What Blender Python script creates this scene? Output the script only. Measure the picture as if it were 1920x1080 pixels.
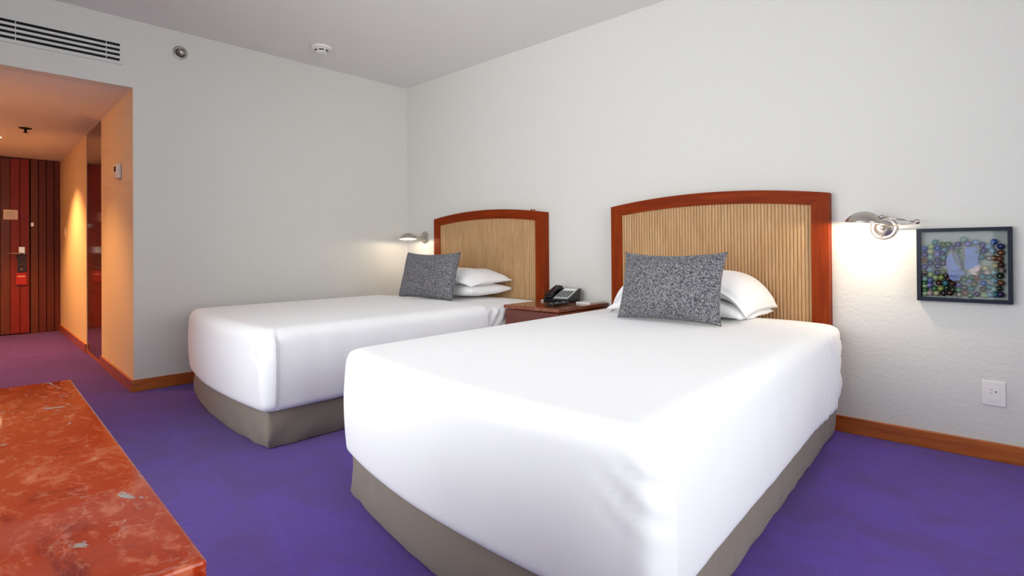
import bpy, bmesh, math, random
from mathutils import Vector, Matrix, noise
random.seed(7)
for o in list(bpy.data.objects): bpy.data.objects.remove(o)
S = bpy.context.scene
COL = S.collection

# ------------------------------------------------------------ camera, sky, light, exposure
F_PX, CY, TH, PIT, ROL = 1039.508, 462.99, 0.7553, 0.0057, -0.0072
CAM = Vector((4.719, -3.436, 1.0))
d0 = Vector((-math.sin(TH), math.cos(TH), 0)); r0 = Vector((math.cos(TH), math.sin(TH), 0)); u0 = Vector((0, 0, 1))
dv = d0*math.cos(PIT)+u0*math.sin(PIT); uu = u0*math.cos(PIT)-d0*math.sin(PIT)
rv = r0*math.cos(ROL)+uu*math.sin(ROL); uv = uu*math.cos(ROL)-r0*math.sin(ROL)
cam = bpy.data.cameras.new('camera'); camo = bpy.data.objects.new('camera', cam); COL.objects.link(camo)
cam.sensor_width = 36; cam.lens = F_PX*36/1920; cam.shift_y = (CY-540)/1920; cam.clip_start = .02
M3 = Matrix((rv, uv, -dv)).transposed()
camo.matrix_world = Matrix.Translation(CAM) @ M3.to_4x4()
S.camera = camo

W = bpy.data.worlds.new('sky'); S.world = W; W.use_nodes = True
bg = W.node_tree.nodes['Background']; bg.inputs[0].default_value = (.93, .97, 1, 1); bg.inputs[1].default_value = 7.0
S.view_settings.view_transform = 'Standard'; S.view_settings.look = 'None'
S.view_settings.gamma = 1; S.view_settings.use_curve_mapping = False
S.view_settings.exposure = -0.07
S.cycles.max_bounces = 16; S.cycles.diffuse_bounces = 14

XW = 6.4                                    # window wall
WY0, WY1, WZ0, WZ1 = -3.75, -.8, .5, 2.42   # window in the right wall
VX0, VX1, VZ0, VZ1 = 1.6, 4.45, .22, 2.42   # window in the front wall, above the desk and behind the camera
for nm, lc, rot, sx, sy in (('window_portal', (XW+.16, (WY0+WY1)/2, (WZ0+WZ1)/2), (0, math.pi/2, 0), WZ1-WZ0, WY1-WY0),
                           ('balcony_portal', ((VX0+VX1)/2, -3.95-.12, (VZ0+VZ1)/2), (math.pi/2, 0, 0), VX1-VX0, VZ1-VZ0)):
    pl = bpy.data.lights.new(nm, 'AREA'); pl.shape = 'RECTANGLE'; pl.size = sx; pl.size_y = sy; pl.cycles.is_portal = True
    plo = bpy.data.objects.new(nm, pl); COL.objects.link(plo); plo.location = lc; plo.rotation_euler = rot

# ------------------------------------------------------------ materials
def s2l(c): return tuple(((v/255)/12.92 if v/255 <= .04045 else ((v/255+.055)/1.055)**2.4) for v in c)+(1,)
class NT:
    def __init__(s, name):
        s.m = bpy.data.materials.new(name); s.m.use_nodes = True; s.t = s.m.node_tree
        s.b = s.t.nodes['Principled BSDF']; s.tc = s.n('ShaderNodeTexCoord')
    def n(s, typ, **k):
        o = s.t.nodes.new(typ)
        for a, v in k.items():
            if a.startswith('_'): o.inputs[a[1:].replace('_', ' ')].default_value = v
            else: setattr(o, a, v)
        return o
    def l(s, a, b): s.t.links.new(a, b)
    def coords(s, scale=(1, 1, 1), rot=(0, 0, 0)):
        mp = s.n('ShaderNodeMapping'); mp.inputs['Scale'].default_value = scale; mp.inputs['Rotation'].default_value = rot
        s.l(s.tc.outputs['Object'], mp.inputs[0]); return mp.outputs[0]
    def noise(s, co, sc, det=3, rough=.55, dist=0):
        o = s.n('ShaderNodeTexNoise', _Scale=sc, _Detail=det, _Roughness=rough, _Distortion=dist); s.l(co, o.inputs['Vector']); return o.outputs['Fac']
    def ramp(s, fac, stops, interp='LINEAR'):
        r = s.n('ShaderNodeValToRGB'); r.color_ramp.interpolation = interp
        e = r.color_ramp.elements
        while len(e) < len(stops): e.new(.5)
        for x, (p, c) in zip(e, stops): x.position = p; x.color = c
        s.l(fac, r.inputs[0]); return r.outputs[0]
    def mix(s, f, a, b):
        m = s.n('ShaderNodeMix', data_type='RGBA')
        for v, i in ((f, 0), (a, 6), (b, 7)):
            if hasattr(v, 'links'): s.l(v, m.inputs[i])
            else: m.inputs[i].default_value = v
        return m.outputs[2]
    def bump(s, fac, strength=.3, dist=.003, prev=None):
        b = s.n('ShaderNodeBump'); b.inputs['Strength'].default_value = strength; b.inputs['Distance'].default_value = dist
        s.l(fac, b.inputs['Height'])
        if prev: s.l(prev, b.inputs['Normal'])
        s.l(b.outputs[0], s.b.inputs['Normal']); return b.outputs[0]
    def base(s, c):
        if hasattr(c, 'links'): s.l(c, s.b.inputs['Base Color'])
        else: s.b.inputs['Base Color'].default_value = c
    def set(s, **k):
        for a, v in k.items(): s.b.inputs[a.replace('_', ' ')].default_value = v
        return s
def plain(name, c, rough=.5, metal=0, **k):
    t = NT(name); t.base(s2l(c)); t.set(Roughness=rough, Metallic=metal, **k)
    f = t.noise(t.coords(), 40, 2); t.b.inputs['Roughness'].default_value = rough
    r = t.n('ShaderNodeMapRange'); r.inputs[3].default_value = max(0, rough-.04); r.inputs[4].default_value = min(1, rough+.04)
    t.l(f, r.inputs[0]); t.l(r.outputs[0], t.b.inputs['Roughness']); return t.m
def stucco(name, c, str_=.35, sc=55):
    t = NT(name); co = t.coords()
    f = t.noise(co, sc, 5, .6, .4); g = t.noise(co, sc*.28, 3, .5)
    t.base(s2l(c)); t.set(Roughness=.85)
    a = t.n('ShaderNodeMath', operation='ADD'); t.l(f, a.inputs[0]); t.l(g, a.inputs[1])
    t.bump(a.outputs[0], str_, .006); return t.m
def wood(name, dark, light, axis=2, rough=.35, coat=.3, sc=1.0):
    t = NT(name); k = [26*sc]*3; k[axis] = 1.6*sc
    f = t.noise(t.coords(tuple(k)), 1.6, 5, .6, .6)
    k2 = [90*sc]*3; k2[axis] = 3*sc
    g = t.noise(t.coords(tuple(k2)), 2, 2)
    col = t.ramp(f, [(.3, s2l(dark)), (.7, s2l(light))])
    d = tuple(v*.8 for v in s2l(dark)[:3])+(1,)
    col = t.mix(t.ramp(g, [(.35, (.35, .35, .35, 1)), (.6, (0, 0, 0, 1))]), col, d)
    t.base(col); t.set(Roughness=rough, Coat_Weight=coat, Coat_Roughness=.15); t.b.inputs['Specular IOR Level'].default_value = .5 if coat else .12; t.bump(g, .05, .001); return t.m
def fabric(name, c, wr=.25, sc=400):
    t = NT(name); co = t.coords(); t.base(s2l(c)); t.set(Roughness=.9, Sheen_Weight=.15)
    b1 = t.bump(t.noise(co, sc, 2), .12, .001); t.bump(t.noise(co, 7, 3, .5, .6), wr, .012, b1); return t.m
def marble(name, base, cloud, dark, vein, spec, sc=1.0, rough=.07, rot=0):
    t = NT(name); co = t.coords((sc, sc*1.6, sc), (0, 0, rot))
    f = t.noise(co, 6.5, 8, .68, 1.3)
    col = t.ramp(f, [(.34, s2l(dark)), (.46, s2l(base)), (.56, s2l(base)), (.70, s2l(cloud))])
    g = t.noise(co, 34, 5, .7, .5); col = t.mix(t.ramp(g, [(.53, (0, 0, 0, 1)), (.68, (.65, .65, .65, 1))]), col, s2l(cloud))
    v = t.noise(co, 9, 5, .62, 1.6); band = t.ramp(v, [(.640, (0, 0, 0, 1)), (.662, (.9, .9, .9, 1)), (.72, (1, 1, 1, 1)), (.78, (.3, .3, .3, 1))]); col = t.mix(band, col, s2l(vein))
    w = t.noise(co, 5.2, 4, .55, 2.2); band = t.ramp(w, [(.487, (0, 0, 0, 1)), (.5, (.5, .5, .5, 1)), (.513, (0, 0, 0, 1))])
    msk = t.ramp(t.noise(co, 3.1, 2), [(.54, (0, 0, 0, 1)), (.64, (1, 1, 1, 1))])
    mm = t.n('ShaderNodeMix', data_type='RGBA', blend_type='MULTIPLY'); mm.inputs[0].default_value = 1; t.l(band, mm.inputs[6]); t.l(msk, mm.inputs[7])
    col = t.mix(mm.outputs[2], col, s2l(spec))
    t.base(col); t.set(Roughness=rough, Coat_Weight=0); t.b.inputs['Specular IOR Level'].default_value = .3; return t.m
def emit(name, c, st):
    t = NT(name); t.base((.8, .8, .8, 1)); t.set(Emission_Strength=st); t.b.inputs['Emission Color'].default_value = c; return t.m
def glass_pane(name, tint=(1, 1, 1, 1), ior=1.5):
    t = NT(name); tr = t.n('ShaderNodeBsdfTransparent'); tr.inputs[0].default_value = tint
    gl = t.n('ShaderNodeBsdfGlossy', _Roughness=.01); fr = t.n('ShaderNodeFresnel', _IOR=ior); mx = t.n('ShaderNodeMixShader')
    t.l(fr.outputs[0], mx.inputs[0]); t.l(tr.outputs[0], mx.inputs[1]); t.l(gl.outputs[0], mx.inputs[2])
    t.l(mx.outputs[0], t.t.nodes['Material Output'].inputs['Surface']); return t.m

m_wall = stucco('stucco_white', (214, 213, 207))
m_ceil = stucco('ceiling_white', (225, 223, 221), .2, 40)
m_hallwall = stucco('hall_plaster', (228, 212, 188), .12, 40)
def carpet():
    t = NT('purple_carpet'); co = t.coords()
    f = t.noise(co, 190, 4, .75); g = t.noise(t.coords((1, 1.6, 1), (0, 0, .6)), 2.6, 5, .65, 1.2)
    col = t.ramp(f, [(.28, s2l((54, 24, 114))), (.72, s2l((108, 66, 192)))])
    col = t.mix(t.ramp(g, [(.36, (.5, .5, .5, 1)), (.62, (0, 0, 0, 1))]), col, s2l((72, 36, 100)))
    t.base(col); t.set(Roughness=1, Sheen_Weight=.2); t.b.inputs['Specular IOR Level'].default_value = .05
    t.bump(f, .6, .006); return t.m
m_carpet = carpet()
m_base = wood('honey_wood', (152, 74, 18), (196, 108, 36), 0, .35)
m_base_y = wood('honey_wood_across', (152, 74, 18), (196, 108, 36), 1, .35)
m_hb_v = wood('cherry_upright', (114, 35, 0), (144, 55, 4), 2, .55, 0)
m_hb_h = wood('cherry_rail', (110, 33, 0), (140, 51, 4), 0, .55, 0)
m_hb_s = wood('cherry_side', (122, 50, 16), (162, 84, 34), 2, .35, .3)
m_rib = wood('ribbed_maple', (178, 138, 96), (204, 168, 126), 2, .6, .0, 1.6)
m_sheet = fabric('white_sheet', (241, 241, 241), .12)
m_linen = fabric('white_pillowcase', (243, 243, 243), .3)
m_skirt = fabric('taupe_skirt', (132, 121, 108), .3, 300)
m_skirt_n = m_skirt
def speckle(name, dk, lt):
    t = NT(name); co = t.coords()
    v = t.n('ShaderNodeTexVoronoi', _Scale=150, feature='F1'); t.l(co, v.inputs['Vector'])
    f = t.noise(co, 150, 2, .55, 1.4)
    col = t.ramp(f, [(.47, s2l(dk)), (.54, s2l(lt))])
    t.base(col); t.set(Roughness=.8, Sheen_Weight=.1); t.bump(f, .3, .002); return t.m
m_cush = speckle('grey_weave', (44, 43, 50), (136, 135, 138))
m_cush_edge = fabric('grey_piping', (66, 62, 66))
m_redmarble = marble('red_marble', (170, 56, 18), (206, 118, 84), (126, 28, 6), (160, 156, 150), (214, 176, 156), 1.15, .06, .5)
m_nsmarble = marble('brown_marble', (128, 72, 50), (170, 120, 96), (92, 44, 28), (150, 120, 104), (186, 150, 130), 3.0, .12)
m_darkmarble = marble('dark_marble', (84, 36, 26), (120, 72, 58), (48, 18, 12), (110, 80, 70), (150, 120, 104), 1.6, .08)
m_mahog = wood('mahogany', (92, 42, 34), (112, 56, 46), 0, .35, .2)
m_mahog_s = wood('mahogany_side', (128, 52, 18), (152, 70, 28), 1, .35, .3)
m_planks = [wood('door_plank_%s' % n, a, b, 2, .55, .05) for n, a, b in (('brown', (92, 38, 12), (110, 48, 16)), ('red', (118, 18, 4), (138, 26, 8)), ('dark', (84, 24, 10), (100, 34, 12)))]
m_dark = plain('dark_gap', (14, 10, 10), .9)
m_nickel = plain('satin_nickel', (190, 184, 176), .3, 1)
m_chrome = plain('chrome', (205, 205, 205), .12, 1)
m_white = plain('white_plastic', (232, 228, 224), .4)
m_whitein = plain('white_enamel', (245, 240, 230), .5)
m_grey = plain('grey_plastic', (170, 170, 170), .5)
m_black = plain('black_plastic', (20, 20, 21), .3)
m_blackm = plain('black_keys', (34, 34, 36), .5)
m_panelgrey = plain('phone_faceplate', (178, 182, 180), .4)
m_paper = plain('paper', (236, 234, 228), .8)
m_print = plain('print_grey', (120, 116, 110), .8)
m_tagp = plain('purple_card', (34, 18, 40), .5)
m_tagr = plain('red_card', (176, 24, 20), .5)
m_tagw = plain('tag_print', (230, 180, 160), .6)
m_navy = plain('navy_frame', (20, 26, 42), .45)
m_navy.node_tree.nodes['Principled BSDF'].inputs['Specular IOR Level'].default_value = .2
m_back = plain('frame_backing', (150, 160, 156), .7)
m_glass = glass_pane('clear_glass')
m_artglass = glass_pane('low_reflection_glass', (1, 1, 1, 1), 1.2)
m_alu = plain('window_aluminium', (150, 150, 150), .4, .6)
m_curtain = fabric('curtain', (214, 206, 194), .2)
m_bulb = emit('bulb_glow', (1, .78, .5, 1), 14)
m_down = emit('downlight_glow', (1, .72, .42, 1), 14)
m_grille = plain('grille_white', (210, 211, 207), .6)
m_slot = plain('duct_black', (10, 10, 10), .9)

# ------------------------------------------------------------ mesh helpers
def root_off(p):
    v = Vector((0, 0, 0))
    while p: v = v+p.location; p = p.parent
    return v
def mk(name, verts, faces, mat, parent=None, smooth=False, origin=None):
    me = bpy.data.meshes.new(name)
    off = root_off(parent) if parent else (Vector(origin) if origin else Vector((0, 0, 0)))
    me.from_pydata([tuple(Vector(v)-off) for v in verts], [], faces)
    bm = bmesh.new(); bm.from_mesh(me); bmesh.ops.recalc_face_normals(bm, faces=bm.faces); bm.to_mesh(me); bm.free()
    me.materials.append(mat)
    if smooth: me.shade_smooth()
    o = bpy.data.objects.new(name, me); COL.objects.link(o)
    if parent: o.parent = parent
    elif origin: o.location = origin
    return o
def frombm(name, bm, mat, parent=None, smooth=False, origin=None):
    bm.verts.index_update()
    v = [x.co.copy() for x in bm.verts]; f = [[q.index for q in x.verts] for x in bm.faces]; bm.free()
    return mk(name, v, f, mat, parent, smooth, origin)
def addbox(bm, x0, x1, y0, y1, z0, z1, bev=0, M=None, seg=2):
    t = bmesh.new(); bmesh.ops.create_cube(t, size=1)
    for v in t.verts: v.co = Vector(((x0+x1)/2+v.co.x*(x1-x0), (y0+y1)/2+v.co.y*(y1-y0), (z0+z1)/2+v.co.z*(z1-z0)))
    if bev: bmesh.ops.bevel(t, geom=t.edges[:], offset=bev, segments=seg, affect='EDGES', profile=.5)
    merge(bm, t, M)
def merge(bm, t, M=None):
    t.verts.index_update(); mp = [bm.verts.new((M @ v.co) if M else v.co) for v in t.verts]
    for f in t.faces:
        try: bm.faces.new([mp[v.index] for v in f.verts])
        except ValueError: pass
    t.free()
def box(name, x0, x1, y0, y1, z0, z1, mat, parent=None, bev=0, M=None, origin=None, seg=2):
    bm = bmesh.new(); addbox(bm, x0, x1, y0, y1, z0, z1, bev, M, seg); return frombm(name, bm, mat, parent, False, origin)
def frame_axes(ax):
    a = Vector(ax).normalized(); h = Vector((0, 0, 1)) if abs(a.z) < .9 else Vector((1, 0, 0))
    e1 = a.cross(h).normalized(); return a, e1, a.cross(e1)
def addlathe(bm, c, ax, prof, n=32):
    c = Vector(c); a, e1, e2 = frame_axes(ax); rings = []
    for r, h in prof:
        if r < 1e-6: rings.append([bm.verts.new(c+a*h)])
        else: rings.append([bm.verts.new(c+a*h+(e1*math.cos(2*math.pi*i/n)+e2*math.sin(2*math.pi*i/n))*r) for i in range(n)])
    for A, B in zip(rings, rings[1:]):
        for i in range(n):
            j = (i+1) % n
            q = [A[i % len(A)], A[j % len(A)], B[j % len(B)], B[i % len(B)]]
            q = list(dict.fromkeys(q))
            if len(q) > 2: bm.faces.new(q)
def lathe(name, c, ax, prof, mat, parent=None, n=32, smooth=True, origin=None):
    bm = bmesh.new(); addlathe(bm, c, ax, prof, n); return frombm(name, bm, mat, parent, smooth, origin)
def addtube(bm, pts, r, n=10):
    pts = [Vector(p) for p in pts]; rings = []
    for i, p in enumerate(pts):
        t = (pts[min(i+1, len(pts)-1)]-pts[max(i-1, 0)]); a, e1, e2 = frame_axes(t)
        rings.append([bm.verts.new(p+(e1*math.cos(2*math.pi*k/n)+e2*math.sin(2*math.pi*k/n))*r) for k in range(n)])
    for A, B in zip(rings, rings[1:]):
        for k in range(n): bm.faces.new([A[k], A[(k+1) % n], B[(k+1) % n], B[k]])
    bm.faces.new(rings[0]); bm.faces.new(rings[-1])
def tube(name, pts, r, mat, parent=None, n=10):
    bm = bmesh.new(); addtube(bm, pts, r, n); return frombm(name, bm, mat, parent, True)
def thing(name, loc, label, cat, group=None, kind=None):
    o = bpy.data.objects.new(name, None); o.location = loc; o.empty_display_size = .1; COL.objects.link(o)
    return tag(o, label, cat, group, kind)
def tag(o, label, cat, group=None, kind=None):
    o['label'] = label; o['category'] = cat
    if group: o['group'] = group
    if kind: o['kind'] = kind
    return o
def struct(o, label, cat): return tag(o, label, cat, None, 'structure')
def sstep(a, b, x):
    t = min(1, max(0, (x-a)/(b-a))); return t*t*(3-2*t)

# ------------------------------------------------------------ room shell
HC = 2.679; ZS = 2.191; YF = -3.95; XD = -4.45; YL = -3.62; YC = -2.40
HS = .0405                                              # the hall wall runs slightly out of square
def hy(x): return YC-HS*x
T = .12
struct(box('floor', XD-.2, XW+.25, YF-.15, .15, -.1, 0, m_carpet), 'purple carpet covering the whole floor', 'floor')
struct(box('ceiling', -T, XW+.25, YF-.15, .15, HC, HC+.1, m_ceil), 'off-white plaster ceiling above the two beds', 'ceiling')
struct(box('wall_back', -T, XW+.25, 0, .15, 0, HC, m_wall), 'white stucco wall behind the two headboards', 'wall')
bm = bmesh.new()
addbox(bm, -T, VX0, YF-.15, YF, 0, HC); addbox(bm, VX1, XW+.25, YF-.15, YF, 0, HC); addbox(bm, VX0, VX1, YF-.15, YF, 0, VZ0); addbox(bm, VX0, VX1, YF-.15, YF, VZ1, HC)
struct(frombm('wall_front', bm, m_wall), 'white stucco wall behind the desk', 'wall')
bm = bmesh.new()
addbox(bm, -T, 0, YC+.006, 0, 0, ZS); addbox(bm, -T, 0, YC, 0, ZS, HC); addbox(bm, -T, 0, YL, YC, ZS, HC); addbox(bm, -T, 0, YF, YL, 0, HC)
struct(frombm('wall_left', bm, m_wall), 'white stucco wall with the hallway opening and air grille', 'wall')
bm = bmesh.new()
addbox(bm, XW, XW+.2, YF, WY0, 0, HC); addbox(bm, XW, XW+.2, WY1, 0, 0, HC)
addbox(bm, XW, XW+.2, WY0, WY1, 0, WZ0); addbox(bm, XW, XW+.2, WY0, WY1, WZ1, HC)
struct(frombm('wall_right', bm, m_wall), 'white stucco wall around the window', 'wall')
# windows
w = struct(thing('window_1', (XW+.1, (WY0+WY1)/2, WZ0), '', ''), 'wide aluminium window in the right-hand wall', 'window')
for y in (WY0, (WY0+WY1)/2, WY1): box('mullion', XW+.06, XW+.12, y-.03 if y != WY0 else y, y+.03 if y != WY1 else y, WZ0, WZ1, m_alu, w)
for z in (WZ0, WZ1-.05): box('rail', XW+.06, XW+.12, WY0, WY1, z, z+.05, m_alu, w)
for i in range(2): hw = (WY1-WY0)/2; box('pane', XW+.085, XW+.092, WY0+i*hw+.03, WY0+(i+1)*hw-.03, WZ0+.05, WZ1-.05, m_glass, w)
w = struct(thing('window_2', ((VX0+VX1)/2, YF-.08, VZ0), '', ''), 'aluminium window in the wall above the desk', 'window')
for x in (VX0, (VX0+VX1)/2, VX1): box('mullion', x-.03 if x != VX0 else x, x+.03 if x != VX1 else x, YF-.11, YF-.06, VZ0, VZ1, m_alu, w)
for z in (VZ0, VZ1-.05): box('rail', VX0, VX1, YF-.11, YF-.06, z, z+.05, m_alu, w)
for i in range(2): hw = (VX1-VX0)/2; box('pane', VX0+i*hw+.03, VX0+(i+1)*hw-.03, YF-.09, YF-.083, VZ0+.05, VZ1-.05, m_glass, w)
# curtains
def curtain(pa, pb, lab):
    vs, fs = [], []; n = 60; pa = Vector(pa); pb = Vector(pb); t_ = (pb-pa).normalized(); nn = Vector((-t_.y, t_.x, 0))
    for zz in (.02, HC-.03):
        for k in range(n+1):
            p = pa.lerp(pb, k/n)+nn*(.035*math.sin(k*1.1)); vs.append((p.x, p.y, zz))
    for k in range(n): fs.append([k, k+1, n+2+k, n+1+k])
    c = (pa+pb)/2; o = mk('curtain', vs, fs, m_curtain, None, True, (c.x, c.y, .02)); sm = o.modifiers.new('thickness', 'SOLIDIFY'); sm.thickness = .006
    tag(o, lab, 'curtain', 'window curtains')
curtain((XW-.1, -.85, 0), (XW-.1, -.35, 0), 'pale curtain drawn back to the headboard side of the right window')
curtain((4.44, YF+.09, 0), (4.62, YF+.09, 0), 'pale curtain drawn back beside the window above the desk')

# hallway
struct(box('ceiling_hall', XD-.2, -T, YL-.15, -1.9, ZS, ZS+.1, m_ceil), 'low plaster ceiling of the entrance hallway', 'ceiling')
struct(box('wall_hall_left', XD-.2, -T, YL-.15, YL, 0, ZS, m_hallwall), 'plaster wall on the far side of the hallway', 'wall')
def skewbox(name, xa, xb, y_off, depth, z0, z1, mat, parent=None):
    """slab that follows the hall wall line from xa to xb (xa > xb), its face y_off in front of the wall (towards -y)"""
    vs = []
    for z in (z0, z1):
        vs += [(xa, hy(xa)-y_off, z), (xb, hy(xb)-y_off, z), (xb, hy(xb)-y_off+depth, z), (xa, hy(xa)-y_off+depth, z)]
    return mk(name, vs, [[0, 1, 2, 3], [4, 5, 6, 7], [0, 1, 5, 4], [1, 2, 6, 5], [2, 3, 7, 6], [3, 0, 4, 7]], mat, parent)
XA, XB = -1.34, -2.22
struct(skewbox('wall_hall_right', -.002, XA, 0, .12, 0, ZS, m_hallwall), 'plaster hallway wall carrying the thermostat beside the bedroom corner', 'wall')
struct(skewbox('wall_hall_far', XB, XD, 0, .12, 0, ZS, m_hallwall), 'plaster hallway wall between the marble panel and the door', 'wall')
mp = struct(skewbox('wall_hall_recess', XA, XB, -.06, .08, 0, ZS, m_dark), 'recess in the hallway wall lined with dark red marble', 'wall')
for a, b in ((.012, .62), (.622, 1.26), (1.262, 1.80), (1.802, ZS)): skewbox('marble_slab', XA, XB, -.004, .05, a, b, m_darkmarble, mp)
# hall end wall: plank cladding beside the door
DY = -2.523                                          # right edge of the door
we = struct(box('wall_hall_end', XD-.15, XD-.02, YL-.1, -1.9, 0, ZS, m_dark), 'hallway end wall clad with dark wooden planks beside the door', 'wall')
pw = .078; y = DY+.008; k = 0
while y < -2.20:
    y1 = min(y+pw, -2.19); box('plank', XD-.02, XD+(.002 if k else .004), y+.004, y1-.002, 0, ZS, m_planks[2 if k else 0], we, .003); y = y1; k += 1
# door
D = struct(thing('door_1', (XD, DY-.45, 0), 'dark red wooden plank entrance door at the end of the hallway', 'door'), 'dark red wooden plank entrance door at the end of the hallway', 'door')
box('door_core', XD-.02, XD, DY-.9, DY, .012, ZS-.012, m_dark, D)
y = DY; cols = [1, 1, 0, 0, 1, 0, 0, 1, 1, 0]; k = 0
while y > DY-.88:
    box('plank', XD, XD+.016, y-.088, y-.002, .012, ZS-.012, m_planks[cols[k % 10]], D, .003); y -= .09; k += 1
xf = XD+.016
# ------------------------------------------------------------ baseboards
BH = .086
def bboard(name, o, label): o['kind'] = 'structure'; o['label'] = label; o['category'] = 'baseboard'
bboard('', box('baseboard_back', .0, XW, -.016, 0, 0, BH, m_base, None, .003), 'honey-coloured wooden baseboard along the headboard wall')
bboard('', box('baseboard_left', 0, .016, YC-.016, -.016, 0, BH, m_base_y, None, .003), 'honey-coloured wooden baseboard below the wall with the sprinkler')
bboard('', skewbox('baseboard_hall_near', 0, XA-.0, .016, .0165, 0, BH, m_base), 'wooden baseboard around the hallway corner')
bboard('', skewbox('baseboard_hall_far', XB, XD, .016, .0165, 0, BH, m_base), 'wooden baseboard between marble panel and entrance door')
bboard('', skewbox('baseboard_recess', XA, XB, .004, .012, 0, .02, m_base), 'low wooden sill strip below the marble panel')
bboard('', box('baseboard_front', 0, XW, YF, YF+.016, 0, BH, m_base, None, .003), 'wooden baseboard along the desk wall')

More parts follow.
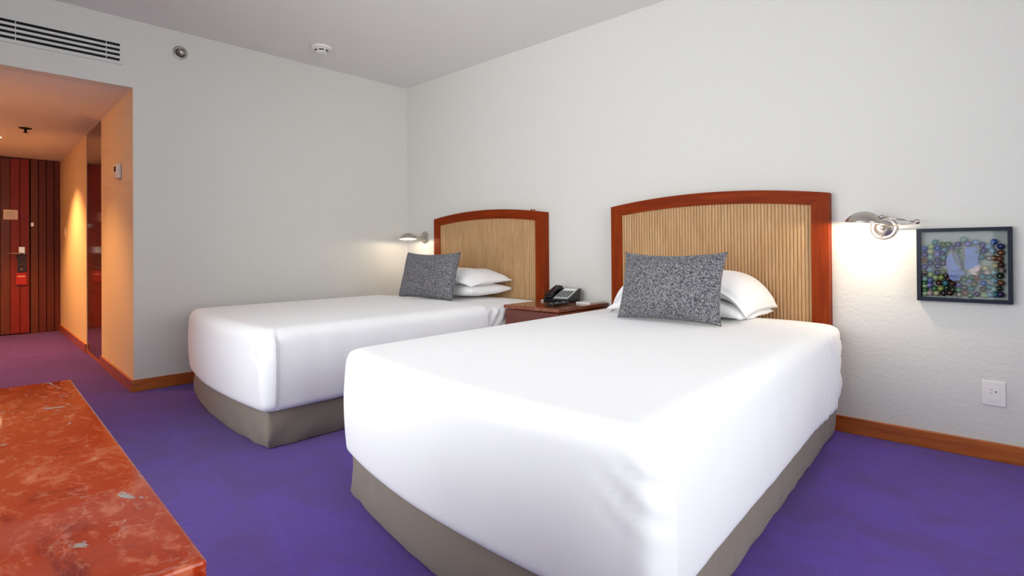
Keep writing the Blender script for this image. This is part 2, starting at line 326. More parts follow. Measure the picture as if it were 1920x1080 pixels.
# ------------------------------------------------------------ beds
def bed(name, label, plan, bow, zt, cover_end, seed, foldy, headfolds):
    HL, HR, FR, FL = [Vector(p) for p in plan]
    B = thing(name, ((HL.x+HR.x)/2, -1.2, 0), label, 'bed', 'hotel beds')
    def planmap(u, v):           # u 0..1 left-right, v 0 head .. 1 foot
        p = (HL*(1-u)+HR*u)*(1-v)+(FL*(1-u)+FR*u)*v
        p.y -= bow*4*u*(1-u)*v**3
        return p
    def grid(name, mat, grow, z0, z1, r, v0, rb, disp, nu=56, nv=84, nw=22, crown=.0):
        wx = (HR-HL).length; ly = abs(FL.y-HL.y)
        us = [i/nu for i in range(nu+1)]; vs_ = [v0+(1-v0)*i/nv for i in range(nv+1)]
        vs_ = sorted(set(vs_+[1-(foldy+e)/ly for e in (-.012, -.006, -.002, .0, .003, .006, .012)]+[1-e/ly for e in (.006, .013, .02)]))
        ws = [i/nw for i in range(nw+1)]
        verts, idx, faces = [], {}, []
        def P(i, j, k):
            key = (i, j, k)
            if key in idx: return idx[key]
            u, v, w_ = us[i], vs_[j], ws[k]
            # box coords in metres
            X = u*wx; Y = (v)*ly; Z = z0+(z1-z0)*w_
            cx = min(max(X, r), wx-r); cy = min(max(Y, (r if v0 == 0 else -9)), ly-r); cz = min(max(Z, z0+rb), z1-r)
            d = Vector((X-cx, Y-cy, Z-cz))
            if d.length > 1e-9:
                rr = r
                if Z < z0+rb:
                    d2 = Vector((d.x, d.y, d.z*r/rb)); d = d2.normalized()*r; d.z *= rb/r
                else: d = d.normalized()*rr
            p = Vector((cx, cy, cz))+d
            nrm = d.normalized() if d.length > 1e-9 else Vector((0, 0, 1))
            uu_, vv_ = p.x/wx, p.y/ly
            q = planmap(uu_, vv_); z = p.z
            # crown of the top, bulge of the sides
            if w_ > .5: z += crown*(1-(2*uu_-1)**4)*(1-max(0, 2*vv_-1)**6)
            side = Vector((nrm.x, -nrm.y, 0))
            bul = .014*math.sin(math.pi*min(1, max(0, (p.z-z0)/(z1-z0))))
            o = Vector((q.x, q.y, z))+side*(grow+bul)+Vector((0, 0, max(0, nrm.z)))*grow
            o += disp(uu_*wx, vv_*ly, p.z, nrm, wx, ly)
            idx[key] = len(verts); verts.append(o); return idx[key]
        nu_, nv_, nw_ = len(us)-1, len(vs_)-1, len(ws)-1
        for i in range(nu_):
            for j in range(nv_):
                faces.append([P(i, j, nw_), P(i+1, j, nw_), P(i+1, j+1, nw_), P(i, j+1, nw_)])
        for j in range(nv_):
            for k in range(nw_):
                for i in (0, nu_): faces.append([P(i, j, k), P(i, j+1, k), P(i, j+1, k+1), P(i, j, k+1)])
        for i in range(nu_):
            for k in range(nw_):
                for j in ((nv_,) if v0 > 0 else (0, nv_)): faces.append([P(i, j, k), P(i+1, j, k), P(i+1, j, k+1), P(i, j, k+1)])
        return mk(name, verts, faces, mat, B, True)
    N = lambda a, b, c: noise.noise(Vector((a, b, c+seed)))
    def d_skirt(X, Y, Z, n, wx, ly):
        s = Vector((n.x, -n.y, 0)); ec = min(math.hypot(X-wx, Y-ly), math.hypot(X, Y-ly))
        a = .006*math.exp(-ec/.22)*math.sin(34*Z-26*ec+2*N(X*3, Y*3, 1))+.005*N(X*9+Z*16, Y*9-Z*12, 3)+.003*N(X*4+Y*4, 2, Z*3)+.0025*N(X*11+Y*11, 5, Z*6+X*4)
        pl_ = 0
        for cx_, cy_ in ((wx, ly), (0, ly)):
            dd = math.hypot(X-cx_, Y-cy_); pl_ += .007*math.exp(-(dd/.05)**2)*(1-Z/.25)
        return s*(a*(1.3-Z*2)+pl_+.003*(1-Z/.24)**2)
    grid('bed_skirt', m_skirt, -.035, .004, .25, .035, 0, .004, d_skirt, 60, 90, 8)
    def d_mat(X, Y, Z, n, wx, ly):
        s = Vector((n.x, -n.y, 0)); w_ = 0
        if n.x > .5 and Y < .9: w_ = .012*N(Y*26+Z*20, 3, Z*2)+.007*math.sin(Y*95+Z*60+3*N(Y*8, Z*8, 2))
        return s*w_
    grid('mattress', m_sheet, -.006, .2, zt-.006, .052, 0, .03, d_mat, 40, 150, 22, .012)
    def d_cov(X, Y, Z, n, wx, ly):
        s = Vector((n.x, -n.y, 0)); o = Vector((0, 0, 0))
        o += s*(.004*N(X*2.2+Y*2.2, 1, Z*2.2))
        # hospital corner flap wrapped round both foot corners
        for sx in (1, -1):
            if n.x*sx > .3 and sx > 0:
                e = ly-Y-foldy
                hgt = sstep(.19, .24, Z)*(1-sstep(zt-.07, zt-.02, Z))
                o += s*(.016*(1-sstep(-.003, .003, e))*hgt)
                o -= s*(.022*math.exp(-((e-.005)/.005)**2)*hgt)
            # gathers at the top of the fold
            ex = (wx-X) if sx > 0 else X
            dd = math.hypot(ex-.02, ly-Y-.05)
            g = math.exp(-(dd/.06)**2)*sstep(.42, .56, Z)*(1 if sx > 0 else 0)
            o += (s+Vector((0, 0, .6)))*(g*.0028*math.sin(110*(ex*.8-(ly-Y)*.5)-Z*30))
            # pulled creases in the foot face near the flap
            if n.y > .4 and sx > 0:
                g2 = math.exp(-((ex-.05)/.06)**2)*sstep(zt-.3, zt-.12, Z)*(1-sstep(zt-.07, zt-.02, Z))
                o += s*(g2*.004*math.sin(85*(Z-.9*ex)+1))
            # ear of the tucked corner
            de = math.hypot(ex-.006, ly-Y-.02)
            o += Vector((-.006*sx if sx < 0 else 0, 0, .016*math.exp(-(de/.022)**2)*sstep(.5, .58, Z))) if sx < 0 else Vector()
        if n.x > .4 and headfolds and Y < .75:
            f = (1-sstep(.35, .75, Y))*sstep(.2, .3, Z+.1)*(1-sstep(zt-.12, zt, Z)*.7)
            o += s*(f*(.014*math.sin(Y*70+.8*math.sin(Y*23)+Z*5)+.006*N(Y*30, Z*3, 2)))
        if n.x > .4: o += s*(.003*N(Y*9, Z*1.5, 7))
        return o
    grid('coverlet', m_sheet, .004, .185, zt+.002, .055, cover_end, .04, d_cov, 60, 130, 30, .012)
    return B
bed('bed', 'white made-up bed in the far corner beside the blank wall', [(.46, -.085), (1.925, -.085), (1.935, -2.275), (.45, -2.165)], .06, .605, .30, 3.0, .05, False)
bed('bed', 'white made-up bed nearest the camera beside the framed marbles', [(2.60, -.085), (3.965, -.085), (4.125, -2.385), (2.675, -2.265)], .075, .602, .10, 9.0, .06, True)

# ------------------------------------------------------------ headboards
def headboard(x0, x1, label, notch):
    t = .07; yb, yf = -.004, -t; cx = (x0+x1)/2; Hh = (x1-x0)/2; zc, zp = 1.300, 1.352; sw = .086
    B = thing('headboard', (cx, -.035, 0), label, 'headboard', 'arched wooden headboards')
    zo = lambda x: zp-(zp-zc)*((x-cx)/Hh)**2*1.0
    zi = lambda x: (zp-.078)-(zp-zc)*((x-cx)/Hh)**2*.92
    for s, a, b in ((-1, x0, x0+sw), (1, x1-sw, x1)):
        n = 6; vs = []; fs = []
        for i in range(n+1):
            x = a+(b-a)*i/n; # mitred joint: the stile stops at the diagonal
            fr = (x-x0)/sw if s < 0 else (x1-x)/sw
            zt_ = zo(x)*(1-fr)+zi(x)*fr
            vs += [(x, yf, 0.001), (x, yf, zt_), (x, yb, zt_), (x, yb, 0.001)]
        for i in range(n):
            k = 4*i
            for e in range(4): fs.append([k+e, k+(e+1) % 4, k+4+(e+1) % 4, k+4+e])
        fs += [[0, 1, 2, 3], [4*n, 4*n+1, 4*n+2, 4*n+3]]
        mk('stile', vs, fs, m_hb_v, B)
    n = 48; vs = []; fs = []
    for i in range(n+1):
        x = x0+(x1-x0)*i/n
        f = min(1, (x-x0)/sw, (x1-x)/sw); zb = zo(x)*(1-f)+zi(x)*f
        vs += [(x, yf+.0005, zb), (x, yf+.0005, zo(x)+.0001), (x, yb, zo(x)+.0001), (x, yb, zb)]
    for i in range(n):
        k = 4*i
        for e in range(4): fs.append([k+e, k+(e+1) % 4, k+4+(e+1) % 4, k+4+e])
    mk('arched_rail', vs, fs, m_hb_h, B)
    if notch:
        for px in (x1-.135, x1-.108): box('peg', px, px+.010, yf+.004, yf+.014, zo(px)-.002, zo(px)+.012, m_hb_s, B)
    # ribbed panel set back in the frame
    a, b = x0+sw-.004, x1-sw+.004; nr = 62; per = (b-a)/nr; vs = []; fs = []; prof = [(.0, .007), (.10, .007), (.12, .0015), (.30, .0), (.70, .0), (.88, .0015), (.90, .007)]
    cols = [(a+(i+p)*per, yf+.010+h) for i in range(nr) for p, h in prof]+[(b, yf+.02)]
    for x, y in cols: vs += [(x, y, .3), (x, y, zi(x)+.004)]
    for i in range(len(cols)-1): fs.append([2*i, 2*i+2, 2*i+3, 2*i+1])
    p = mk('ribbed_panel', vs, fs, m_rib, B)
    box('backing', a, b, yf+.03, yb, .3, 1.22, m_hb_s, B)
    return B
headboard(.520, 1.893, 'arched headboard with ribbed maple panel behind the far bed', True)
headboard(2.522, 3.908, 'arched headboard with ribbed maple panel behind the near bed', False)

# ------------------------------------------------------------ pillows and cushions
def pillow(name, label, cat, mat, c, size, M3_, pinch=.06, fl=.0, e=.45, droop=None, seed=0, wr=.008, group=None, n=44, edge=None):
    Wd, Hd, Td = size; vs = []; fs = []; idx = {}
    for sgn in (1, -1):
        for i in range(n+1):
            for j in range(n+1):
                u, v = -1+2*i/n, -1+2*j/n
                u = math.copysign(abs(u)**.8, u); v = math.copysign(abs(v)**.8, v)
                bd = i in (0, n) or j in (0, n)
                if bd and sgn < 0: idx[(sgn, i, j)] = idx[(1, i, j)]; continue
                x = Wd/2*u*(1-pinch*(1-v*v)*abs(u)); y = Hd/2*v*(1-pinch*(1-u*u)*abs(v))
                us = min(1, abs(u)/(1-fl)); vs_ = min(1, abs(v)/(1-fl*Wd/Hd))
                th = Td/2*(max(0, 1-us**2.6)*max(0, 1-vs_**2.6))**e
                z = sgn*(th+(0 if bd else .0025))
                w_ = wr*noise.noise(Vector((x*7, y*7, seed+sgn*3)))*min(1, th/(Td*.2)+.15)
                p = Vector((x, y, z+w_))
                if droop: p = droop(u, v, p, sgn)
                idx[(sgn, i, j)] = len(vs); vs.append(Vector(c)+M3_ @ p)
    for sgn in (1, -1):
        for i in range(n):
            for j in range(n): fs.append([idx[(sgn, i, j)], idx[(sgn, i+1, j)], idx[(sgn, i+1, j+1)], idx[(sgn, i, j+1)]])
    zmin = min(v.z for v in vs)
    o = mk(name, vs, fs, mat, None, True, (c[0], c[1], zmin)); tag(o, label, cat, group)
    return o
def lean(a, yaw=0, roll=0):   # local x->x, local y->up, local z->toward room (-y), leaning back by a
    R = Matrix(((1, 0, 0), (0, 0, -1), (0, 1, 0)))
    return Matrix.Rotation(yaw, 3, 'Z') @ Matrix.Rotation(-a, 3, 'X') @ R @ Matrix.Rotation(roll, 3, 'Z')
flat = lambda yaw=0, ax=0, ay=0: Matrix.Rotation(yaw, 3, 'Z') @ Matrix.Rotation(ax, 3, 'X') @ Matrix.Rotation(ay, 3, 'Y')
def dr_a(u, v, p, s): p.z -= .035*max(0, abs(u)-.55)**1.5/.3; return p
pillow('pillow', 'lower white pillow of the pair on the far bed', 'pillow', m_linen, (1.185, -.315, .682), (.76, .46, .105), flat(0, .0), .03, 0, .42, None, 2, .008, 'white bed pillows')
def dr_b(u, v, p, s):
    p.z -= .11*max(0, u-.45)**1.5+.08*max(0, -u-.45)**1.6
    if v < -.2: p.z -= .04*(-v-.2)**1.4
    return p
pillow('pillow', 'upper white pillow with drooping flange on the far bed', 'pillow', m_linen, (1.185, -.33, .793), (.80, .48, .116), flat(0, .0), .02, .05, .42, dr_b, 5, .010, 'white bed pillows')
pillow('pillow', 'lower white pillow half hidden on the near bed', 'pillow', m_linen, (3.25, -.39, .682), (.80, .48, .105), flat(0, 0), .04, 0, .42, dr_a, 8, .010, 'white bed pillows')
def dr_c(u, v, p, s):
    x0 = .175; Rb = .25; sd = 1 if p.x > 0 else -1; q = abs(p.x)-x0
    if q > 0:
        a = q/Rb*(1 if sd > 0 else 1.1); h = p.z; p = Vector((sd*(x0+Rb*math.sin(a)+h*math.sin(a)), p.y, h*math.cos(a)-Rb*(1-math.cos(a))))
    if v < -.1: p.z -= .02*(-v-.1)**1.3
    return p
pillow('pillow', 'upper white pillow arched and drooping on the near bed', 'pillow', m_linen, (3.255, -.345, .806), (.92, .49, .145), flat(0, .0), .02, .045, .42, dr_c, 11, .012, 'white bed pillows')
def cushion_shape(u, v, p, s):
    p.y -= .010*(1-u*u)*(1 if v > 0 else 0)*abs(v); return p
pillow('cushion', 'grey speckled cushion leaning against pillows on the far bed', 'cushion', m_cush, (1.185, -.66, .803), (.665, .385, .15), lean(.26, .02), .075, 0, .5, cushion_shape, 21, .006, 'grey speckled cushions')
pillow('cushion', 'grey speckled cushion leaning against pillows on the near bed', 'cushion', m_cush, (3.33, -.76, .804), (.575, .372, .16), lean(.26, .03), .075, 0, .5, cushion_shape, 26, .006, 'grey speckled cushions')

# ------------------------------------------------------------ nightstand and what stands on it
NX0, NX1, NY0, ZT = 1.962, 2.462, -.60, .612
ns = thing('nightstand', ((NX0+NX1)/2, NY0/2, 0), 'mahogany nightstand with brown marble top between the beds', 'nightstand')
box('carcass', NX0+.008, NX1-.004, NY0+.024, -.02, .05, ZT-.03, m_mahog_s, ns, .002)
box('plinth', NX0+.03, NX1-.03, NY0+.05, -.03, .0, .05, m_mahog, ns)
box('marble_top', NX0, NX1, NY0, -.018, ZT-.024, ZT, m_nsmarble, ns, .003)
for z0, z1 in ((.35, ZT-.032), (.06, .345)):
    dr = box('drawer_front', NX0+.010, NX1-.006, NY0+.006, NY0+.024, z0, z1, m_mahog, ns, .002)
    lathe('knob', ((NX0+NX1)/2-.005, NY0+.006, z0+.128), (0, -1, 0), [(0, 0), (.006, 0), (.006, .008), (.013, .014), (.014, .02), (.009, .025), (0, .026)], m_chrome, dr, 20)
# telephone
PM = Matrix.Translation((2.152, -.165, ZT)) @ Matrix.Rotation(.10, 4, 'Z')
tel = thing('telephone', (2.152, -.165, ZT), 'black desk telephone with pale keypad plate on the nightstand', 'telephone')
def prism(name, x0, x1, prof, mat, parent, M=None, bev=0):
    bm = bmesh.new(); A = [bm.verts.new((x0, y, z)) for y, z in prof]; B_ = [bm.verts.new((x1, y, z)) for y, z in prof]; n = len(prof)
    for i in range(n): bm.faces.new([A[i], A[(i+1) % n], B_[(i+1) % n], B_[i]])
    bm.faces.new(A); bm.faces.new(B_)
    if bev: bmesh.ops.bevel(bm, geom=bm.edges[:], offset=bev, segments=2, affect='EDGES', profile=.5)
    if M: bmesh.ops.transform(bm, matrix=M, verts=bm.verts)
    return frombm(name, bm, mat, parent)
prism('body', -.105, .105, [(-.095, .001), (-.10, .018), (-.09, .026), (.085, .098), (.098, .096), (.075, .02), (.07, .001)], m_black, tel, PM, .002)
sl = (.098-.026)/(.085+.09); ang = math.atan(sl)
FM = PM @ Matrix.Translation((0, -.09, .026)) @ Matrix.Rotation(ang, 4, 'X')
fp = box('faceplate', -.028, .096, .008, .182, 0, .003, m_panelgrey, tel, .001, FM)
kb = bmesh.new()
for r in range(5):
    for c in range(4): 
        x = -.016+c*.026; y = .036+r*.020
        box('key', x, x+.017, y, y+.011, .003, .006, m_blackm, fp, .001, FM)
box('label_strip', -.018, .086, .142, .172, .003, .0036, m_paper, fp, 0, FM)
hs = bmesh.new()
addbox(hs, -.098, -.042, .0, .055, .0, .022, .006, FM); addbox(hs, -.098, -.042, .135, .187, .0, .022, .006, FM); addbox(hs, -.096, -.044, .02, .17, .016, .034, .007, FM)
frombm('handset', hs, m_black, tel)
cp = []
for i in range(160):
    a = i*.9; t = i/159; x = -.07+.0-.02*math.sin(t*3.1); y = -.098-.030*math.sin(t*math.pi)
    p = PM @ Vector((-.085+.17*t, y+.004*math.cos(a), .0066+.004*math.sin(a))); cp.append(p)
tube('coiled_cord', cp, .0018, m_black, tel, 6)
# remote
RM = Matrix.Translation((2.305, -.405, ZT)) @ Matrix.Rotation(.06, 4, 'Z')
rem = thing('remote_control', (2.305, -.405, ZT), 'black remote control lying in front of the telephone', 'remote control')
box('body', -.024, .024, -.10, .10, .0, .02, m_black, rem, .006, RM)
for r in range(8):
    for c in range(3): box('button', -.016+c*.012, -.008+c*.012, -.08+r*.02, -.07+r*.02, .02, .0225, m_grey if (r+c) % 4 == 0 else m_blackm, rem, .001, RM)
# note pad, card, saucer
PD = Matrix.Translation((2.375, -.125, ZT)) @ Matrix.Rotation(-.05, 4, 'Z')
pad = thing('notepad', (2.375, -.125, ZT), 'white notepad with cover sheet at the back of the nightstand', 'notepad')
box('pages', -.062, .062, -.085, .085, 0, .010, m_paper, pad, .001, PD); box('cover_sheet', -.060, .064, -.084, .087, .010, .0115, m_white, pad, 0, PD)
o = lathe('coaster', (2.035, -.215, ZT), (0, 0, 1), [(0, 0), (.034, 0), (.040, .006), (.040, .010), (.034, .008), (0, .007)], m_paper, None, 32, True, (2.035, -.215, ZT)); tag(o, 'round white coaster left of the telephone', 'coaster')

# ------------------------------------------------------------ swing-arm wall lamps
def sconce(label, px, pz, jpts, sc_, power, ax=(.07, -.02, 1)):
    B = thing('wall_lamp', (px, 0, pz), label, 'wall lamp', 'swing-arm reading lamps')
    pt = lathe('wall_plate', (px, -.0005, pz), (0, -1, 0), [(0, 0), (.060, 0), (.061, .004), (.056, .010), (.050, .0105), (.047, .008), (.040, .014), (.018, .020), (0, .021)], m_nickel, B, 48)
    lathe('screw', (px-.012, -.012, pz-.044), (0, -1, 0), [(0, 0), (.006, 0), (.006, .004), (.003, .007), (0, .008)], m_nickel, pt, 16)
    lathe('hub', (px, -.018, pz), (0, -1, 0), [(0, 0), (.013, 0), (.015, .010), (.014, .022), (.008, .03), (0, .031)], m_nickel, B, 24)
    h = Vector((px, -.04, pz))
    pts = [h]+[Vector(p) for p in jpts]
    for i in range(len(pts)-1): tube('arm', [pts[i], pts[i].lerp(pts[i+1], .5), pts[i+1]], .0042, m_nickel, B)
    for p in pts[1:-1]: lathe('joint', p-Vector((0, 0, .013)), (0, 0, 1), [(0, 0), (.008, .002), (.0125, .008), (.0135, .013), (.0125, .018), (.008, .024), (0, .026)], m_nickel, B, 20)
    c = Vector(sc_); R = .083; Hh = .056; prof = []
    n = 12; Rs = (R*R+Hh*Hh)/(2*Hh); amax = math.asin(R/Rs)
    for i in range(n+1): a = amax*i/n; prof.append((Rs*math.sin(a), Rs*math.cos(a)-(Rs-Hh)))
    prof = [(max(r, 0), h_) for r, h_ in prof]
    inner = [(max(0, r-.0025), h_-.0022) for r, h_ in reversed(prof)]
    ax = Vector(ax)
    sh = lathe('shade', c, ax, prof+inner, m_nickel, B, 48)
    lathe('shade_lining', c, ax, [(max(0, r-.004), h_-.0042) for r, h_ in prof], m_whitein, sh, 48)
    lathe('shade_knob', pts[-1], (pts[-1]-c).normalized()+Vector((0, 0, .3)), [(0, -.008), (.009, -.008), (.011, 0), (.008, .010), (0, .013)], m_nickel, B, 20)
    b = lathe('bulb', c+Vector((0, 0, .022)), (0, 0, 1), [(0, -.016), (.009, -.013), (.014, -.004), (.014, .004), (.009, .013), (0, .016)], m_bulb, B, 20)
    L = bpy.data.lights.new('lamp_light', 'POINT'); L.energy = power; L.color = (1, .80, .58); L.shadow_soft_size = .012
    lo = bpy.data.objects.new('lamp_light', L); COL.objects.link(lo); lo.parent = B; lo.location = c+Vector((0, 0, .004))-B.location
    L.use_shadow = True
    return B
sconce('nickel swing-arm wall lamp between the near headboard and the framed marbles', 4.150, 1.101, [(4.306, -.13, 1.124), (4.165, -.16, 1.152)], (4.090, -.16, 1.128), 8)
sconce('nickel wall lamp in the far corner beside the far headboard', .293, 1.131, [(.293, -.12, 1.137)], (.290, -.205, 1.118), 3.8, (-.07, .055, 1))

# ------------------------------------------------------------ framed marbles
FX0, FX1, FZ0, FZ1, FD = 4.292, 4.648, .735, 1.091, .042
PB = thing('shadow_box', ((FX0+FX1)/2, -.02, FZ0), 'navy-framed shadow box filled with coloured glass marbles on the right', 'picture')
fw = .017
box('frame_side', FX0, FX0+fw, -FD, -.001, FZ0, FZ1, m_navy, PB, .001); box('frame_side', FX1-fw, FX1, -FD, -.001, FZ0, FZ1, m_navy, PB, .001)
box('frame_rail', FX0+fw, FX1-fw, -FD, -.001, FZ0, FZ0+fw, m_navy, PB, .001); box('frame_rail', FX0+fw, FX1-fw, -FD, -.001, FZ1-fw, FZ1, m_navy, PB, .001)
box('backing', FX0+fw, FX1-fw, -.006, -.002, FZ0+fw, FZ1-fw, m_back, PB)
box('glass', FX0+fw-.002, FX1-fw+.002, -.0375, -.036, FZ0+fw-.002, FZ1-fw+.002, m_artglass, PB)
PAL = dict(bl=(30, 84, 170), nv=(28, 34, 110), br=(112, 66, 34), pu=(72, 52, 130), db=(66, 36, 26), pg=(160, 184, 136), gr=(44, 104, 62), py=(186, 188, 140), pt=(140, 176, 170), cy=(120, 160, 176), sl=(96, 116, 160), pe=(120, 120, 190), pk=(196, 176, 168), te=(44, 120, 130), dg=(30, 50, 34), bk=(24, 22, 28), ol=(94, 104, 60), yg=(150, 164, 80), gb=(132, 120, 110), pb=(130, 164, 200), dp=(44, 28, 84), rd=(120, 66, 58))
mats_m = {}
for k_, c_ in PAL.items():
    t = NT('marble_'+k_); co = t.coords((60, 60, 60)); f = t.noise(co, 1.2, 2, .5, 1.5)
    l_ = s2l(c_); t.base(t.ramp(f, [(.35, tuple(v*.4 for v in l_[:3])+(1,)), (.7, tuple(min(1, v*1.0+.005) for v in l_[:3])+(1,))]))
    t.set(Roughness=.04, Transmission_Weight=.08, IOR=1.45, Coat_Weight=.5); mats_m[k_] = t.m
MB = """213,358,bl 210,428,nv 208,497,br 208,573,pu 208,640,db 208,715,pt 188,768,gr 210,795,pg 192,845,gr 222,888,pg 290,335,pg 285,392,py 285,457,pt 285,530,nv 280,605,cy 285,668,pg 282,730,sl 272,790,pe 335,830,gr 275,885,pk
342,282,te 368,352,bl 368,422,pe 368,495,nv 368,568,nv 368,640,dp 345,700,pg 412,700,yg 385,765,db 405,830,yg 355,888,py 435,308,ol 500,305,gr 452,368,te 430,415,nv 440,462,te 438,530,dp 435,630,ol 470,680,bk 462,765,te 478,825,dg 440,888,bk
612,305,pu 535,350,pu 675,250,pt 645,380,gr 730,300,pe 822,280,pb 905,312,pu 980,330,pb 1040,275,bl 920,380,nv 1020,385,cy 890,455,te 985,470,gb 840,400,gr 1045,470,br 1122,330,nv 1122,405,br 1110,478,br 1122,548,db 1130,615,gb 1115,683,dg 1122,765,br 1100,832,dg 1120,905,dp
545,775,db 620,790,pu 690,820,dg 550,845,dg 615,850,gr 770,835,te 700,888,br 760,915,gr 842,900,dp 915,770,bl 905,840,db 990,815,te 925,910,pg 985,905,cy 835,705,rd 690,725,gr 745,745,sl 900,690,te 980,695,te 800,775,ol 850,645,gb 935,590,py 965,640,pk 515,885,db 625,905,gb 780,700,gr 1045,640,pt 1050,560,py 1045,740,cy 1045,840,pt 1050,905,te 600,730,bk 500,720,db"""
def pic(zx, zy, depth):
    u, v = 1700+zx/6.3545, 410+zy/6.3529
    k = dv+rv*((u-960)/F_PX)+uv*((CY-v)/F_PX); t = (-depth-CAM.y)/k.y; return CAM+k*t
rm_ = .0140; sph = {}
for it in MB.split():
    a, b, c_ = it.split(','); p = pic(float(a), float(b), .0212)
    p.x = min(max(p.x, FX0+fw+rm_), FX1-fw-rm_); p.z = min(max(p.z, FZ0+fw+rm_), FZ1-fw-rm_)
    if c_ not in sph:
        bm = bmesh.new(); bmesh.ops.create_icosphere(bm, subdivisions=3, radius=rm_); me = bpy.data.meshes.new('marble'); bm.to_mesh(me); bm.free(); me.materials.append(mats_m[c_]); me.shade_smooth(); sph[c_] = me
    o = bpy.data.objects.new('marble', sph[c_]); COL.objects.link(o); o.parent = PB; o.location = p-PB.location+Vector((0, random.uniform(-.0012, .0012), 0))
def shapemat(n, a, b, sc=40):
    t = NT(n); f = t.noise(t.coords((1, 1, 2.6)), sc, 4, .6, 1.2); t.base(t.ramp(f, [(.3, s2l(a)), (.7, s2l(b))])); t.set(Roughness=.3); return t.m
m_shape = shapemat('shape_blue', (14, 30, 88), (84, 116, 186)); m_shape2 = shapemat('shape_rose', (120, 84, 96), (196, 180, 176)); m_strip = shapemat('strip_dark', (16, 18, 24), (50, 52, 44))
def slab(name, pts, d, th, mat):
    P0 = [pic(x, y, d) for x, y in pts]; P1 = [p+Vector((0, th, 0)) for p in P0]; n = len(pts)
    mk(name, P0+P1, [list(range(n)), list(range(n, 2*n))]+[[i, (i+1) % n, n+(i+1) % n, n+i] for i in range(n)], mat, PB)
slab('flat_shape', [(690, 350), (760, 335), (840, 345), (870, 400), (850, 480), (860, 545), (790, 590), (700, 600), (672, 560), (690, 460)], .0335, .0008, m_shape)  # flat blue and rose shapes with dark strips, laid between marbles and glass
slab('flat_shape', [(478, 450), (530, 405), (590, 420), (640, 520), (660, 590), (600, 620), (500, 625), (470, 570)], .0335, .0008, m_shape)
slab('flat_shape', [(485, 630), (560, 625), (660, 620), (700, 660), (640, 690), (630, 735), (570, 750), (510, 715)], .0335, .0008, m_shape)
slab('flat_shape', [(740, 610), (860, 550), (900, 565), (860, 620), (840, 680), (770, 660)], .0335, .0008, m_shape2)
for pts in ([(520, 370), (545, 355), (590, 470), (660, 575), (640, 585), (570, 500)], [(640, 400), (660, 350), (690, 350), (692, 470), (682, 570), (668, 570), (672, 480)]): slab('dark_strip', pts, .0339, .0003, m_strip)

# ------------------------------------------------------------ wall outlet
OB = thing('wall_outlet', (4.576, 0, .256), 'white wall outlet plate low on the wall below the framed marbles', 'outlet')
pt = box('cover_plate', 4.534, 4.618, -.008, 0, .256, .370, m_white, OB, .003)
ins = box('socket_insert', 4.556, 4.598, -.0095, -.007, .296, .346, m_white, OB, .0008); box('blank_insert', 4.556, 4.598, -.0095, -.007, .278, .295, m_white, OB, .0008)
for x0, x1, z0, z1 in ((4.564, 4.571, .3275, .3295), (4.564, 4.571, .3135, .3155), (4.580, 4.586, .319, .325)): box('slot', x0, x1, -.0099, -.009, z0, z1, m_slot, ins)
# ------------------------------------------------------------ air grille
VB = thing('air_grille', (0, -2.9, 2.41), 'long white air grille with dark slots above the hallway opening', 'air vent')
VY1, VY0, VZ0, VZ1 = -2.462, -3.36, 2.338, 2.505
box('duct', .0005, .004, VY0+.02, VY1-.016, VZ0+.015, VZ1-.015, m_slot, VB)
for a, b in ((VY0, VY0+.022), (VY1-.017, VY1)): box('frame_side', .0005, .012, a, b, VZ0, VZ1, m_grille, VB, .001)
nsl = 4; z0 = 2.361; z1 = 2.483; pitch = (z1-z0+.016)/4
box('frame_rail', .0005, .012, VY0+.022, VY1-.017, VZ0, z0, m_grille, VB, .001); box('frame_rail', .0005, .012, VY0+.022, VY1-.017, z1, VZ1, m_grille, VB, .001)
for i in range(1, 4): box('slat', .004, .012, VY0+.022, VY1-.017, z0+i*pitch-.017, z0+i*pitch, m_grille, VB, .001)
for y in (-2.555, -3.03): box('divider', .004, .008, y-.004, y, z0, z1, m_grille, VB)
# ------------------------------------------------------------ sprinklers, smoke detector
SB = thing('wall_sprinkler', (0, -2.093, 2.52), 'round chrome sprinkler on the wall right of the air grille', 'sprinkler')
lathe('escutcheon', (.0005, -2.093, 2.52), (1, 0, 0), [(0, 0), (.050, 0), (.050, .004), (.044, .008), (.036, .006), (.030, .003), (0, .003)], m_nickel, SB, 40)
lathe('body', (.0035, -2.093, 2.52), (1, 0, 0), [(0, 0), (.012, 0), (.012, .03), (.008, .034), (0, .034)], m_chrome, SB, 20)
dd = lathe('deflector', (.038, -2.093, 2.52), (1, 0, 0), [(0, 0), (.026, 0), (.026, .0015), (0, .0015)], m_nickel, SB, 12)
for a in range(6):
    c_, s_ = math.cos(a*1.047), math.sin(a*1.047); tube('strut', [(.02, -2.093+.012*c_, 2.52+.012*s_), (.038, -2.093+.02*c_, 2.52+.02*s_)], .002, m_chrome, SB, 6)
lathe('dark_ring', (.001, -2.093, 2.52), (1, 0, 0), [(.026, .0022), (.030, .0035), (.034, .0022)], m_dark, SB, 32)  # thin dark ring around the sprinkler body
DT = thing('smoke_detector', (.477, -1.193, HC), 'round white smoke detector on the ceiling', 'smoke detector')
lathe('base', (.477, -1.193, HC), (0, 0, -1), [(0, 0), (.082, 0), (.084, .006), (.080, .018), (.060, .022), (0, .022)], m_white, DT, 48)
lathe('sensor_head', (.477, -1.193, HC-.022), (0, 0, -1), [(0, 0), (.050, 0), (.052, .006), (.046, .024), (.030, .030), (0, .031)], m_white, DT, 48)
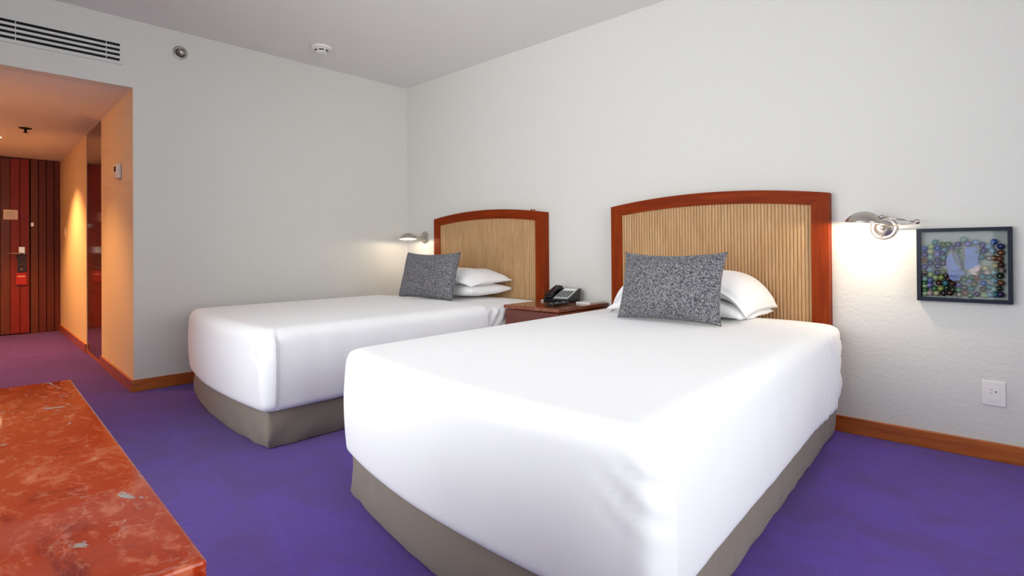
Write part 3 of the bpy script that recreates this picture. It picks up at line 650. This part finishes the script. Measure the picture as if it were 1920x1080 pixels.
for a0 in range(6):
    bm = bmesh.new(); n = 6; ring = []
    for i in range(n+1):
        a = a0*math.pi/3+.12+i*(.8/n); c_, s_ = math.cos(a), math.sin(a)
        ring.append([bm.verts.new((.477+r*c_, -1.193+r*s_, HC-h)) for r, h in ((.0525, .031), (.0495, .040))])
    for A, B_ in zip(ring, ring[1:]): bm.faces.new([A[0], B_[0], B_[1], A[1]])
    frombm('vent_slot', bm, m_slot, DT)
HB = thing('ceiling_sprinkler', (-2.24, -2.77, ZS), 'small bronze sprinkler on the hallway ceiling', 'sprinkler')
lathe('escutcheon', (-2.24, -2.77, ZS), (0, 0, -1), [(0, 0), (.05, 0), (.048, .005), (.02, .010), (0, .01)], m_dark, HB, 28)
lathe('body', (-2.24, -2.77, ZS-.01), (0, 0, -1), [(0, 0), (.010, 0), (.010, .03), (.024, .032), (.024, .034), (0, .034)], m_dark, HB, 16)
# hallway downlights
def downlight(x, y, label, en, ang=1.95):
    B = thing('downlight', (x, y, ZS), label, 'downlight', 'recessed hallway downlights')
    lathe('trim_ring', (x, y, ZS), (0, 0, -1), [(.045, .0), (.062, .0), (.062, .004), (.048, .006), (.045, .0)], m_white, B, 32)
    lathe('lens', (x, y, ZS-.0005), (0, 0, -1), [(0, 0), (.046, 0), (.046, .001), (0, .001)], m_down, B, 24)
    L = bpy.data.lights.new('downlight_lamp', 'SPOT'); L.energy = en; L.color = (1, .48, .15); L.spot_size = ang; L.spot_blend = .6; L.shadow_soft_size = .03
    lo = bpy.data.objects.new('downlight_lamp', L); COL.objects.link(lo); lo.parent = B; lo.location = (0, 0, -.012)
downlight(-2.95, -2.93, 'glowing recessed downlight in front of the entrance door', 280)
downlight(-.9, -3.38, 'glowing recessed downlight at the bedroom end of the hallway', 135)
# thermostat and light switch on the hall wall
xt = -.46; yt = hy(xt)
TB = thing('thermostat', (xt, yt, 1.575), 'small grey thermostat on the hallway wall near the bedroom corner', 'thermostat')
box('back_plate', xt-.055, xt+.055, yt-.008, yt+.003, 1.572, 1.69, m_grey, TB, .002); box('cover', xt-.05, xt+.05, yt-.036, yt-.006, 1.578, 1.686, m_white, TB, .006)
box('display', xt-.03, xt+.03, yt-.0368, yt-.035, 1.63, 1.67, m_slot, TB)
xs = -3.9; ys = hy(xs)
SW = thing('light_switch', (xs, ys, 1.2), 'small white light switch on the hallway wall near the door', 'light switch')
box('plate', xs-.035, xs+.035, ys-.007, ys+.002, 1.2, 1.315, m_white, SW, .002); box('rocker', xs-.012, xs+.012, ys-.011, ys-.005, 1.235, 1.28, m_white, SW, .001)
# ------------------------------------------------------------ door hardware, notice, hangers
hx, hy_ = xf, -2.596
lp = box('lock_plate', hx-.001, hx+.01, hy_-.03, hy_+.03, .90, 1.085, m_nickel, D, .004)
bm = bmesh.new(); addtube(bm, [(hx+.005, hy_, 1.0), (hx+.055, hy_, 1.0)], .010); addtube(bm, [(hx+.055, hy_+.005, 1.0), (hx+.057, hy_-.05, 1.0), (hx+.054, hy_-.125, 1.006)], .009)
frombm('lever_handle', bm, m_nickel, D, True)
box('security_latch', XD+.004, XD+.03, -2.512, -2.484, 1.34, 1.39, m_nickel, we, .003)
n_ = thing('notice', (xf, -2.70, 1.42), 'white printed notice card fixed to the entrance door', 'notice')
pp = box('card', xf-.001, xf+.002, -2.765, -2.634, 1.421, 1.54, m_paper, n_)
for i in range(6): box('print_line', xf+.002, xf+.0024, -2.753, -2.648-.02*(i % 2), 1.436+i*.015, 1.439+i*.015, m_print, n_)
h1 = thing('door_hanger', (xf+.03, -2.60, .765), 'dark purple door hanger on the lever handle', 'door hanger', 'door hangers')
box('card', xf+.03, xf+.032, -2.647, -2.555, .765, 1.0, m_tagp, h1); box('emblem', xf+.032, xf+.0325, -2.608, -2.594, .80, .814, m_tagw, h1); box('print_line', xf+.032, xf+.0325, -2.63, -2.572, .868, .872, m_print, h1)
h2 = thing('door_hanger', (xf+.026, -2.60, .618), 'red door hanger below the purple one on the entrance door', 'door hanger', 'door hangers')
box('card', xf+.026, xf+.028, -2.654, -2.555, .618, .93, m_tagr, h2); box('print_line', xf+.028, xf+.0285, -2.638, -2.568, .712, .726, m_tagw, h2)

# ------------------------------------------------------------ desk in the foreground
DZ = .74; DX0, DX1, DY1, DY0 = 3.268, 4.208, -3.227, -3.86
DM = Matrix.Translation((DX0, DY1, 0)) @ Matrix.Rotation(-.047, 4, 'Z') @ Matrix.Translation((-DX0, -DY1, 0))
dk = thing('desk', tuple(DM @ Vector(((DX0+DX1)/2, (DY0+DY1)/2, 0))), 'low cabinet desk with glossy red marble top in the foreground', 'desk')
box('marble_top', DX0, DX1, DY0, DY1, DZ-.04, DZ, m_redmarble, dk, .003, DM)
box('carcass', DX0+.03, DX1-.03, DY0+.01, DY1-.04, .06, DZ-.04, m_mahog_s, dk, .002, DM)
box('plinth', DX0+.06, DX1-.06, DY0+.03, DY1-.08, 0, .06, m_mahog, dk, 0, DM)
for i in range(2):
    a = DX0+.036+i*.443; dr = box('door', a, a+.438, DY1-.04, DY1-.022, .07, DZ-.05, m_mahog, dk, .002, DM)
    lathe('knob', DM @ Vector((a+(.40 if i == 0 else .038), DY1-.022, .45)), DM.to_3x3() @ Vector((0, 1, 0)), [(0, 0), (.006, 0), (.006, .008), (.013, .014), (.014, .02), (.009, .025), (0, .026)], m_chrome, dr, 16)
